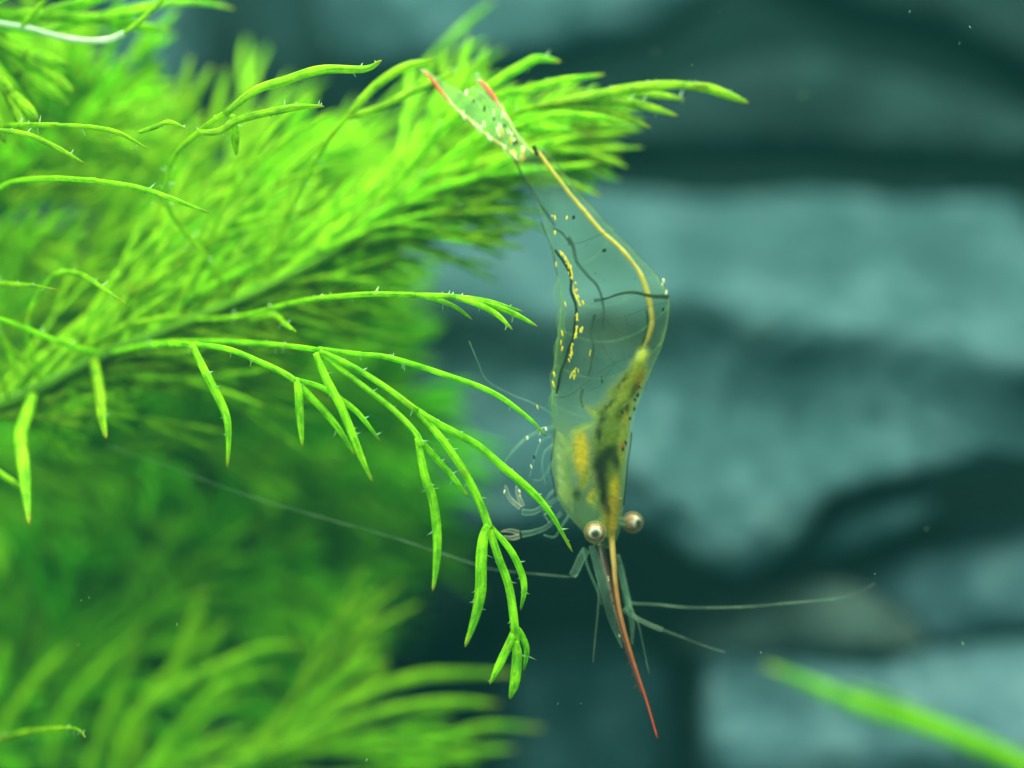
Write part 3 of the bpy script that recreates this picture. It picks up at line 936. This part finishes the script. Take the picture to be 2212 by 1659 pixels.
# organs of the head seen through the shell: one soft mass, its tissues coloured where they lie
TISSUE = [  # x, y, half width, half height, tilt, colour, density
    (1592, 1310, 36, 112, 0, (0.40, 0.46, 0.10), .30), (1575, 1290, 12, 60, 8, (0.52, 0.58, 0.18), .42), (1600, 1250, 10, 40, -25, (0.52, 0.58, 0.16), .42),
    (1598, 1330, 9, 34, -20, (0.24, 0.40, 0.06), .45), (1585, 1380, 14, 40, 0, (0.52, 0.58, 0.16), .42),
    (1806, 1000, 17, 26, -8, (0.50, 0.46, 0.03), .96), (1795, 1040, 25, 30, -15, (0.42, 0.40, 0.025), .96), (1775, 1080, 34, 32, -25, (0.36, 0.36, 0.025), .96),
    (1748, 1122, 42, 34, -30, (0.32, 0.34, 0.025), .95), (1722, 1165, 46, 36, -20, (0.28, 0.32, 0.03), .93),
    (1712, 1235, 50, 56, 0, (0.22, 0.27, 0.025), .95), (1706, 1310, 46, 66, 0, (0.20, 0.24, 0.025), .95), (1706, 1390, 38, 56, 0, (0.22, 0.22, 0.02), .93), (1716, 1455, 22, 46, 0, (0.30, 0.24, 0.02), .93),
    (1676, 1165, 34, 9, -40, (0.42, 0.48, 0.08), .8), (1640, 1205, 40, 10, 25, (0.44, 0.54, 0.12), .6),
    (1765, 1070, 7, 40, -38, (0.52, 0.44, 0.02), .9), (1738, 1125, 10, 40, -35, (0.46, 0.46, 0.05), .8), (1798, 1065, 8, 34, -22, (0.40, 0.24, 0.02), .9), (1782, 1100, 9, 30, -22, (0.10, 0.12, 0.012), .9),
    (1752, 1072, 5, 34, -36, (0.03, 0.05, 0.01), .8), (1712, 1140, 6, 30, -40, (0.04, 0.06, 0.01), .75), (1695, 1180, 12, 22, -20, (0.07, 0.09, 0.015), .9),
    (1745, 1165, 11, 26, -25, (0.12, 0.15, 0.015), .9), (1762, 1172, 7, 30, -15, (0.52, 0.40, 0.02), .9), (1752, 1215, 12, 40, 0, (0.42, 0.42, 0.05), .92), (1746, 1270, 12, 34, 4, (0.48, 0.46, 0.06), .92),
    (1633, 1258, 22, 46, 0, (1.0, 0.60, 0.006), 1.0), (1637, 1300, 19, 38, -6, (0.95, 0.55, 0.008), 1.0), (1645, 1345, 13, 34, -12, (0.42, 0.38, 0.02), .85),
    (1684, 1222, 9, 24, 0, (0.02, 0.02, 0.006), 1.0), (1712, 1275, 30, 22, 12, (0.018, 0.030, 0.008), 1.0), (1690, 1305, 22, 32, 0, (0.006, 0.012, 0.008), 1.0), (1730, 1300, 11, 24, 12, (0.04, 0.05, 0.01), 1.0),
    (1694, 1350, 17, 40, 4, (0.006, 0.010, 0.008), 1.0), (1702, 1400, 12, 34, 8, (0.008, 0.012, 0.006), 1.0), (1680, 1350, 4, 18, 0, (0.20, 0.08, 0.02), .9),
    (1623, 1393, 15, 22, 12, (0.02, 0.06, 0.02), .85), (1660, 1400, 9, 26, -14, (0.75, 0.55, 0.02), .95), (1672, 1420, 6, 34, -14, (0.40, 0.50, 0.10), .8),
    (1731, 1375, 13, 36, 4, (0.85, 0.55, 0.012), 1.0), (1728, 1425, 11, 30, 2, (0.62, 0.36, 0.02), 1.0), (1712, 1440, 6, 34, 4, (0.14, 0.07, 0.012), .9), (1722, 1475, 10, 28, 0, (0.70, 0.40, 0.02), 1.0), (1700, 1468, 9, 20, 0, (0.48, 0.36, 0.03), .9),
    (1755, 1260, 4, 14, 0, (0.45, 0.06, 0.02), 1.0), (1766, 1150, 5, 12, 0, (0.04, 0.04, 0.01), .9), (1793, 1085, 5, 10, 0, (0.20, 0.05, 0.01), .9), (1650, 1450, 30, 40, 30, (0.30, 0.48, 0.16), .2)]
b = MB()
ost = [((1766, 960), (1842, 955), .02, Y), ((1750, 985), (1850, 985), .06, Y)] + [((a[0] + 6, a[1]), (c[0] - 5, c[1]), t * 0.9, d) for a, c, t, d in body_st[10:20]]
loft(b, ost, 72, 14)
organs = part('head_organs', b, None or M['body'], label='mottled olive, gold and dark organs showing through the head')
me = organs.data
att = me.color_attributes.new('tissue', 'FLOAT_COLOR', 'POINT')
kk = 0.768 / PX
for i, v in enumerate(me.vertices):
    w = v.co + shrimp.location
    k3 = (D + w.y) / D
    sx = (w.x / k3 * PX + 1106) / 0.768
    sy = (829.5 - w.z / k3 * PX) / 0.768
    o3 = Vector((sx * 0.021, sy * 0.021, w.y * 6))
    sx += noise.noise(o3) * 7 + noise.noise(o3 * 2.7) * 4
    sy += noise.noise(o3 + Vector((9, 2, 1))) * 9 + noise.noise(o3 * 2.7 + Vector((9, 2, 1))) * 5
    col = Vector((0.38, 0.42, 0.12))
    al = 0.12 * max(0, min(1, (sy - 1080) / 140))
    for (cx, cy, rx, ry, tilt, rgb, den) in TISSUE:
        ca, sa = math.cos(math.radians(tilt)), math.sin(math.radians(tilt))
        dx, dy = sx - cx, sy - cy
        u, q = (dx * ca - dy * sa) / rx, (dx * sa + dy * ca) / ry
        g = math.exp(-((u * u + q * q) ** 1.7) * 0.9)
        if g > 0.004:
            col = col.lerp(Vector(rgb), g)
            al = lerp(al, den, g)
    f = 0.76 + 0.30 * noise.noise(o3 * 5.5)
    att.data[i].color = (col.x * f, col.y * f, col.z * f, al)
m, nt, out = new_mat('head_tissue')
ca = N(nt, 'ShaderNodeVertexColor')
ca.layer_name = 'tissue'
pr = N(nt, 'ShaderNodeBsdfPrincipled')
pr.inputs['Roughness'].default_value = 0.45
pr.inputs['Specular IOR Level'].default_value = 0.15
nt.links.new(ca.outputs['Color'], pr.inputs['Base Color'])
tr = N(nt, 'ShaderNodeBsdfTranslucent')
nt.links.new(ca.outputs['Color'], tr.inputs[0])
ms = N(nt, 'ShaderNodeMixShader')
ms.inputs[0].default_value = 0.35
nt.links.new(pr.outputs[0], ms.inputs[1])
nt.links.new(tr.outputs[0], ms.inputs[2])
tp = N(nt, 'ShaderNodeBsdfTransparent')
m2 = N(nt, 'ShaderNodeMixShader')
nt.links.new(ca.outputs['Alpha'], m2.inputs[0])
nt.links.new(tp.outputs[0], m2.inputs[1])
nt.links.new(ms.outputs[0], m2.inputs[2])
nt.links.new(m2.outputs[0], out.inputs[0])
me.materials[0] = m
# gills, a row of feathery plates
gr = random.Random(8)
for i in range(12):
    b = MB()
    x, y = 1560 + gr.uniform(0, 12), 1212 + i * 16 + gr.uniform(-6, 6)
    e = gr.uniform(0.7, 1.15)
    loft(b, [((x, y), (x + 6, y - 8), .008, Y - .1), ((x + 8 * e, y + 22), (x + 24 * e, y + 2), .02, Y - .1), ((x + 26 * e, y + 46 * e), (x + 42 * e, y + 26 * e), .018, Y - .09), ((x + 40 * e, y + 66 * e), (x + 46 * e, y + 52 * e), .006, Y - .08)], 10, 3)
    part('gill', b, M['gill'])
for pts in ([(1560, 1205), (1560, 1218), (1554, 1268), (1549, 1315), (1557, 1356), (1565, 1409)], [(1776, 1215), (1774, 1245), (1766, 1300), (1760, 1362), (1753, 1425)]):
    line('shell_edge', pts, Y - .02, Y - .02, 2.2, 2.2, M['pigment'])

line('shell_edge', [c for a, c, t, d in body_st[:12]], Y + .16, Y, 2.0, 2.4, M['pigment_faint'])
line('shell_edge', [(a[0] + 1, a[1]) for a, c, t, d in body_st[3:14]], Y + .1, Y, 1.8, 2.2, M['pigment_faint'])
line('carapace_edge', [(1562, 1120), (1600, 1112), (1650, 1075), (1700, 1040), (1760, 1010), (1848, 1000)], Y - .12, Y - .03, 1.4, 1.4, M['pigment_faint'], wob=0.01)
# dark lines along the belly and flank
line('nerve_cord', [(1566, 702), (1580, 735), (1598, 774), (1614, 835), (1618, 870), (1616, 900), (1610, 940), (1601, 972), (1590, 1015), (1582, 1050), (1573, 1094), (1571, 1110)],
     Y - .08, Y - .1, 4.6, 4.6, M['pigment'], wob=0.025)
line('flank_line', [(1594, 671), (1610, 700), (1626, 727), (1645, 757), (1663, 784), (1682, 812), (1695, 834), (1698, 878), (1704, 937)], Y - .06, Y - .1, 7, 4, M['pigment_faint'], wob=0.025)
line('flank_line', [(1555, 640), (1580, 655), (1596, 675), (1605, 690)], Y - .04, Y - .06, 4, 5, M['pigment_faint'])
line('flank_line', [(1672, 885), (1664, 930), (1668, 975), (1660, 1030), (1652, 1060)], Y - .1, Y - .1, 5, 4, M['pigment_faint'], wob=0.015)
line('flank_line', [(1640, 1090), (1632, 1125), (1640, 1150)], Y - .1, Y - .1, 6, 4, M['pigment_faint'], wob=0.015)
line('tail_edge_line', [(1450, 450), (1464, 486), (1486, 522), (1518, 570), (1542, 610), (1560, 636)], Y + .1, Y + .02, 5, 5, M['pigment_faint'], wob=0.01)
line('tail_edge_line', [(1521, 622), (1540, 670), (1556, 705), (1567, 777)], Y, Y, 2, 1.5, M['pigment_faint'])
line('pigment_band', [(1697, 838), (1730, 830), (1770, 827), (1820, 830), (1850, 835), (1873, 838)], Y - .1, Y, 3, 8, M['pigment'], wob=0.02, label='dark stripe across the hump of the back')
line('flank_line', [(1698, 838), (1690, 842), (1670, 845)], Y - .1, Y - .1, 5, 7, M['pigment_faint'])
# muscle seams of the abdomen segments
for pts in ([(1590, 690), (1640, 680), (1700, 655), (1730, 652)], [(1700, 900), (1760, 890), (1830, 860), (1878, 850)], [(1690, 880), (1740, 935), (1800, 975), (1860, 978)],
            [(1680, 940), (1710, 1000), (1760, 1045), (1836, 1030)], [(1655, 1100), (1690, 1080), (1740, 1000), (1790, 960)]):
    line('segment_seam', pts, Y - .1, Y + .02, 1.2, 1.2, M['pigment_faint'])
# overlapping segment shields: thin proud lips
for a, c, t, d in (body_st[3], body_st[5], body_st[7], body_st[9], body_st[11]):
    lo, hi = S(*a, d), S(*c, d)
    m_, h_ = (lo + hi) / 2, (hi - lo) / 2 * 1.006
    b = MB()
    up = h_.cross(Vector((0, 1, 0))).normalized()
    if up.z < 0:
        up = -up
    lp = []
    for j in range(33):
        th = 2 * math.pi * j / 32
        bow = math.sin(th) ** 2 * 0.13 - 0.03 * math.cos(th)
        lp.append(m_ + h_ * math.cos(th) + Vector((0, t * 1.0 * math.sin(th), 0)) - up * bow)
    b.tube(lp, lambda s: 0.0045, None, 6, up=up)
    part('segment_lip', b, M['lip'])

# pigment spots
rng = random.Random(3)
def spots(name, lst, m, rx=(6, 11), rz=(9, 17), y=Y - .12):
    b = MB()
    k = 0.768 / PX
    for (x, yy) in lst:
        b.blob(S(x + rng.uniform(-2, 2), yy + rng.uniform(-2, 2), y + rng.uniform(-.02, .02)), rng.uniform(*rx) * k * .6, 0.01, rng.uniform(*rz) * k * .8, rng.uniform(-.5, .3))
    part(name, b, m, kind='stuff')
gl = []
for pts in ([(1577, 712), (1585, 728), (1593, 746), (1602, 768), (1607, 782)], [(1616, 796), (1622, 818), (1625, 840), (1627, 858)], [(1622, 880), (1625, 892), (1626, 906)],
            [(1623, 922), (1621, 938), (1617, 952)], [(1611, 972), (1606, 992), (1599, 1016)], [(1624, 1034), (1617, 1050), (1610, 1064)], [(1634, 925), (1640, 936)], [(1558, 606), (1561, 622)]):
    line('gold_streak', pts, Y - .11, Y - .12, 1.6, 2.0, M['yellow'], wob=0.03, sub=5, mid=1.4)
    for q_ in range(len(pts) - 1):
        for t_ in (0.1, 0.45, 0.8):
            if rng.random() < 0.75:
                gl.append((lerp(pts[q_][0], pts[q_ + 1][0], t_) + rng.uniform(-4, 4), lerp(pts[q_][1], pts[q_ + 1][1], t_) + rng.uniform(-4, 4)))
yl = [(1566, 743), (1591, 856), (1582, 937), (1579, 962), (1583, 981), (1560, 1053), (1558, 1080), (1641, 850), (1607, 750), (1660, 991), (1559, 655), (1510, 1144), (1596, 612)]
spots('yellow_spots', yl, M['yellow'], (4, 7), (8, 14))
spots('gold_flecks', gl, M['yellow'], (2.5, 8), (3, 11))
fd = [(rng.uniform(1575, 1850), rng.uniform(640, 1120)) for _ in range(46)]
spots('pigment_flecks', [f for f in fd if f[0] < 1600 + (f[1] - 640) * 0.9 + 60 and f[0] < 1830], M['pigment_faint'], (2, 5), (2, 6))
spots('dark_spots', [(1615, 612), (1695, 704), (1700, 702), (1690, 1062), (1694, 1072), (1750, 1160), (1785, 1150), (1770, 1175), (1760, 1245), (1752, 1262), (1800, 1090), (1795, 1110), (1788, 1125), (1502, 1287), (1866, 872)],
      M['pigment'], (6, 9), (6, 10))
spots('white_flecks', [(1865, 790), (1862, 800), (1872, 826), (1874, 820)], M['white_spot'], (5, 8), (6, 10), Y)

# tail fan: two outer blades, middle blade
for k_, (l, r) in enumerate([
    ([(1462, 455), (1420, 416), (1378, 388), (1340, 358), (1302, 326), (1268, 290), (1230, 245), (1183, 198)],
     [(1490, 440), (1462, 408), (1425, 372), (1390, 335), (1360, 300), (1318, 268), (1265, 242), (1192, 192)]),
    ([(1470, 450), (1440, 410), (1412, 370), (1390, 335), (1370, 300), (1352, 262), (1340, 235), (1332, 206)],
     [(1500, 430), (1476, 408), (1446, 372), (1426, 335), (1408, 300), (1386, 265), (1366, 238), (1346, 204)])]):
    b = MB()
    loft(b, [(a, c, .012, Y + .16 + i * .012 * (1 if k_ else 0.4)) for i, (a, c) in enumerate(zip(l, r))], 12, 4)
    u = part('uropod', b, M['fan'])
    if k_ == 0:
        line('outer_rim', l[:6], Y + .15, Y + .17, 4.5, 4, M['edge'], u, wob=0.012)
        line('red_tip', [(1272, 294), (1240, 257), (1222, 233), (1204, 213), (1186, 199)], Y + .17, Y + .18, 4, 1.5, M['red'], u, mid=2, label='red edge of the left tail blade')
    else:
        line('outer_rim', r[:5], Y + .15, Y + .2, 3.5, 3, M['edge'], u, wob=0.012)
        line('red_tip', [(1404, 298), (1385, 268), (1365, 243), (1344, 224)], Y + .2, Y + .23, 4, 3, M['red'], u, mid=3.5, label='bright red edge of the right tail blade')
b = MB()
loft(b, [((1462, 450), (1496, 425), .02, Y + .14), ((1425, 400), (1462, 378), .015, Y + .14), ((1385, 345), (1420, 325), .012, Y + .13), ((1340, 285), (1368, 268), .01, Y + .12), ((1318, 252), (1332, 244), .006, Y + .12)], 12, 4)
part('telson', b, M['fan'])
spots('tail_flecks', [(1300, 318), (1306, 326), (1330, 345), (1343, 356), (1352, 364), (1375, 383), (1383, 390), (1415, 410), (1422, 416), (1440, 430), (1450, 440), (1420, 330), (1415, 322), (1432, 368), (1437, 378),
                      (1470, 425), (1472, 432), (1471, 440), (1469, 418), (1405, 355), (1313, 262), (1390, 320), (1404, 378), (1446, 396), (1400, 365), (1360, 350)], M['white_spot'], (6, 10), (9, 16), Y + .11)
spots('tail_flecks', [(1437, 396), (1446, 428), (1474, 436), (1468, 428), (1412, 372), (1466, 446)], M['yellow'], (7, 11), (12, 20), Y + .11)
spots('tail_dots', [(1333, 283), (1364, 308), (1387, 333), (1420, 354), (1362, 302), (1447, 405), (1452, 400)], M['pigment'], (6, 8), (7, 10), Y + .1)

# snout spike
line('rostrum', [(1742, 1400), (1734, 1440), (1724, 1480), (1721, 1515), (1723, 1547), (1727, 1590), (1731, 1639), (1743, 1718), (1763, 1798), (1791, 1889), (1819, 1973), (1849, 2076)],
     Y, Y - .12, 10, 2.2, M['rostrum'], mid=1.0, flat=0.6, label='long thin snout spike, orange turning red at the tip')
line('rostrum_keel', [(1690, 1530), (1695, 1570), (1708, 1620), (1720, 1670), (1733, 1725), (1752, 1792), (1780, 1878), (1806, 1955)], Y + .02, Y - .1, 13, 3, M['maroon'], flat=0.5)
b = MB()
for i in range(9):
    t = i / 8
    x, yy = lerp(1716, 1790, t), lerp(1660, 1925, t)
    b.cone(S(x, yy, Y - .05), Vector((-0.5, 0, -1)), 0.008, 0.03, 5)
tag(part('rostrum_teeth', b, M['maroon']), kind='stuff')
spots('snout_glints', [(1711, 1622), (1712, 1630), (1741, 1790)], M['white_spot'], (4, 6), (5, 9), Y - .06)  # pale blobs painted as glints on the snout

# eyes
def eye_material():
    m, nt, out = new_mat('eye_ball')
    L = nt.links.new
    tc = N(nt, 'ShaderNodeTexCoord')
    sep = N(nt, 'ShaderNodeSeparateXYZ')
    L(tc.outputs['Object'], sep.inputs[0])
    # distance from the optical axis (local -Y) in eye radii
    x2 = N(nt, 'ShaderNodeMath', operation='MULTIPLY'); L(sep.outputs['X'], x2.inputs[0]); L(sep.outputs['X'], x2.inputs[1])
    z2 = N(nt, 'ShaderNodeMath', operation='MULTIPLY'); L(sep.outputs['Z'], z2.inputs[0]); L(sep.outputs['Z'], z2.inputs[1])
    ad = N(nt, 'ShaderNodeMath', operation='ADD'); L(x2.outputs[0], ad.inputs[0]); L(z2.outputs[0], ad.inputs[1])
    sq = N(nt, 'ShaderNodeMath', operation='SQRT'); L(ad.outputs[0], sq.inputs[0])
    nz = noise_tex(nt, tc.outputs['Object'], 40, 3, 0.6)
    ma = N(nt, 'ShaderNodeMath', operation='MULTIPLY_ADD'); L(nz.outputs['Fac'], ma.inputs[0]); ma.inputs[1].default_value = 0.010; L(sq.outputs[0], ma.inputs[2])
    mr = N(nt, 'ShaderNodeMapRange'); mr.inputs['From Max'].default_value = 0.056; L(ma.outputs[0], mr.inputs['Value'])
    r = ramp(nt, [(0.0, (0.005, 0.006, 0.008)), (0.34, (0.012, 0.014, 0.014)), (0.48, (0.34, 0.34, 0.32)), (0.64, (0.74, 0.72, 0.66)), (0.78, (0.42, 0.25, 0.14)), (0.93, (0.32, 0.15, 0.07)), (1.0, (0.5, 0.45, 0.3))])
    L(mr.outputs[0], r.inputs[0])
    pr = N(nt, 'ShaderNodeBsdfPrincipled')
    zr = N(nt, 'ShaderNodeMapRange'); zr.inputs['From Min'].default_value = -0.030; zr.inputs['From Max'].default_value = 0.0; L(sep.outputs['Z'], zr.inputs['Value'])
    zm = N(nt, 'ShaderNodeMix', data_type='RGBA'); zm.blend_type = 'MULTIPLY'; zm.inputs['B'].default_value = (0.30, 0.17, 0.10, 1)  # lower half browned: light from above painted into the eye colour
    zi = N(nt, 'ShaderNodeMath', operation='SUBTRACT'); zi.inputs[0].default_value = 1.0; L(zr.outputs[0], zi.inputs[1])
    L(zi.outputs[0], zm.inputs['Factor']); L(r.outputs[0], zm.inputs['A'])
    L(zm.outputs['Result'], pr.inputs['Base Color'])
    pr.inputs['Roughness'].default_value = 0.22
    tp = N(nt, 'ShaderNodeBsdfTransparent')
    mx = N(nt, 'ShaderNodeMixShader')
    mx.inputs[0].default_value = 0.72
    L(tp.outputs[0], mx.inputs[1])
    L(pr.outputs[0], mx.inputs[2])
    L(mx.outputs[0], out.inputs[0])
    return m
M['eye'] = eye_material()
M['cornea'] = clear_material('eye_cover', (1, 0.99, 0.95), (0.55, 0.45, 0.2), 0.05, 0.6, 3.0, 1.0, 0, 0.08)
for (x, y, dep, R, rotz, rotx, stalk) in [(1674, 1497, Y - .15, .052, 0.0, 0.15, [(1690, 1462), (1683, 1478), (1676, 1492)]),
                                          (1779, 1469, Y + .05, .050, 0.85, 0.1, [(1738, 1462), (1752, 1466), (1772, 1469)])]:
    b = MB()
    b.blob(Vector((0, 0, 0)), R * .95, R * .95, R * .95, 0, 20, 12)
    e = b.build('eye', M['eye'], shrimp)
    e.location = S(x, y, dep) - shrimp.location
    e.rotation_euler = (rotx, 0, rotz)
    b = MB()
    b.blob(Vector((0, 0, 0)), R * 1.2, R * 1.2, R * 1.2, 0, 20, 12)
    o = b.build('cornea', M['cornea'], e)
    o.location = (0, 0, 0)
    line('eyestalk', stalk, Y - .03, dep + .01, 9, 13, M['limb'])

# antennae, scales, legs
line('antenna', [(1650, 1545), (1634, 1571), (1622, 1598), (1610, 1620)], Y - .02, Y - .02, 12, 11, M['limb'], flat=0.7)
line('antenna', [(1625, 1618), (1600, 1622), (1540, 1617), (1473, 1611), (1377, 1599), (1250, 1559), (1100, 1510), (930, 1462), (780, 1420), (651, 1378), (480, 1315), (300, 1250)], Y - .02, Y + .6, 2.6, 0.8, M['whisker'], label='very long thin antenna trailing left')
line('antenna', [(1752, 1650), (1762, 1680), (1780, 1696), (1847, 1700), (1926, 1708), (2017, 1709), (2110, 1706), (2199, 1698), (2290, 1690), (2362, 1682), (2420, 1664), (2459, 1642)], Y + .06, Y + .2, 4, 1.5, M['whisker'], label='long pale antenna reaching right')
line('antenna', [(1752, 1715), (1790, 1738), (1825, 1756), (1862, 1771)], Y + .05, Y + .1, 5, 6, M['whisker'])
line('antenna', [(1860, 1770), (1926, 1795), (1986, 1818), (2040, 1835)], Y + .1, Y + .14, 3, 1, M['whisker'])
line('antennule', [(1684, 1640), (1683, 1695), (1679, 1745), (1673, 1805), (1668, 1862)], Y, Y - .05, 3, 1.3, M['whisker'])
line('antennule', [(1770, 1700), (1795, 1754), (1812, 1830), (1825, 1893)], Y, Y - .05, 3, 1.2, M['whisker'])
line('antennule', [(1738, 1560), (1752, 1600), (1760, 1650), (1772, 1700)], Y + .05, Y + .05, 4, 3, M['limb'])
line('antennule', [(1640, 1550), (1655, 1600), (1680, 1660), (1692, 1700)], Y - .05, Y - .02, 3.5, 3, M['limb'])
line('antenna_scale', [(1664, 1535), (1684, 1600), (1702, 1660), (1722, 1745), (1750, 1822)], Y - .04, Y - .08, 8, 2, M['limb'], flat=0.2, mid=9)
line('antenna_scale', [(1735, 1560), (1750, 1620), (1765, 1690), (1778, 1750), (1778, 1812)], Y + .08, Y + .05, 6, 2, M['limb'], flat=0.2, mid=6)
line('antennule', [(1742, 1590), (1755, 1640), (1768, 1700), (1760, 1716)], Y + .02, Y, 7, 6, M['limb'])
# folded front legs with small pincers, on the left of the head
for arm, f1, f2, dp in [([(1570, 1400), (1535, 1425), (1500, 1442), (1470, 1440)], [(1462, 1428), (1435, 1408), (1420, 1378), (1418, 1368)], [(1470, 1425), (1462, 1400), (1458, 1380), (1454, 1368)], Y - .12),
                        ([(1580, 1445), (1540, 1480), (1500, 1500), (1468, 1502)], [(1462, 1506), (1440, 1510), (1412, 1504)], [(1462, 1496), (1440, 1492), (1405, 1494)], Y - .05)]:
    lg = line('leg', arm, Y - .05, dp, 5, 9, M['limb'], wob=0.015)
    line('claw', f1, dp, dp - .02, 6.5, 1.5, M['claw'], lg, mid=2, wob=0.02)
    line('claw', f2, dp - .02, dp - .03, 6.5, 1.5, M['claw'], lg, mid=2, wob=0.02)
for pts, r in [([(1556, 1200), (1520, 1212), (1480, 1232), (1440, 1272), (1420, 1300)], 5), ([(1556, 1250), (1530, 1275), (1525, 1320), (1535, 1362)], 3.5), ([(1553, 1300), (1538, 1330), (1520, 1350), (1500, 1350)], 4),
               ([(1550, 1225), (1520, 1245), (1500, 1300), (1490, 1340)], 3), ([(1556, 1380), (1540, 1400), (1530, 1440), (1545, 1470)], 4), ([(1560, 1170), (1530, 1150), (1490, 1130), (1440, 1110), (1370, 1070), (1345, 1020), (1320, 960)], 2.2),
               ([(1600, 1450), (1580, 1480), (1560, 1510), (1530, 1505)], 4)]:
    line('leg', pts, Y - .04, Y - .12, r, r * 0.6, M['limb'])
spots('leg_flecks', [(1520, 1210), (1482, 1232), (1520, 1240), (1536, 1205), (1496, 1313), (1460, 1380), (1420, 1385), (1464, 1395)], M['white_spot'], (4, 7), (6, 9), Y - .14)
# swimmerets folded under the belly
for (x, y) in [(1566, 790), (1574, 870), (1566, 950), (1556, 1030), (1552, 1100)]:
    line('swimmeret', [(x + 12, y), (x + 2, y + 28), (x + 6, y + 62), (x + 16, y + 84)], Y - .05, Y - .03, 7, 3, M['body'], flat=0.4, mid=6)

# ---------------------------------------------------------------- drifting specks in the water
rng = random.Random(77)
b = MB()
for (x, y) in [(1495, 140), (1860, 95), (1965, 25), (2145, 40), (1555, 25), (240, 75), (1890, 1240), (2195, 1255), (1205, 1520), (1605, 820), (1415, 110), (1735, 205), (700, 90), (820, 60), (900, 70), (330, 440), (2080, 1390), (1420, 600), (1300, 1560), (1255, 1520), (1990, 700), (2150, 560), (1750, 1010), (1230, 250)] + [(rng.uniform(0, 2212), rng.uniform(0, 1659)) for _ in range(34)]:
    dd = rng.choice((rng.uniform(-0.3, 0.5), rng.uniform(0.8, 3.0)))
    g = 0.35 + 0.8 * rng.random() ** 2
    b.blob(P(x, y, dd), 0.0035 * g, 0.0035 * g, rng.uniform(0.004, 0.013) * g, rng.uniform(-0.6, 0.6), 6, 4)
o = b.build('drifting_specks', M['spine'])
tag(o, 'tiny pale specks drifting in the water', 'specks', kind='stuff')

# ---------------------------------------------------------------- the faintly cloudy water
b = MB()
x0, x1, y0, y1, z0, z1 = -15.0, 15.0, -18.0, 14.5, -12.0, 6.5
b.grid([[Vector((x0, y0, z0)), Vector((x1, y0, z0)), Vector((x1, y1, z0)), Vector((x0, y1, z0))],
        [Vector((x0, y0, z1)), Vector((x1, y0, z1)), Vector((x1, y1, z1)), Vector((x0, y1, z1))]], [0, 1])
m, nt, out = new_mat('tank_water')
pv = N(nt, 'ShaderNodeVolumePrincipled')
pv.inputs['Color'].default_value = (0.008, 0.052, 0.057, 1)
pv.inputs['Absorption Color'].default_value = (0.06, 1.0, 0.90, 1)
pv.inputs['Density'].default_value = 0.016
nt.links.new(pv.outputs[0], out.inputs['Volume'])
tag(b.build('haze', m, smooth=False), 'faintly cloudy teal water filling the tank', 'water', kind='stuff')
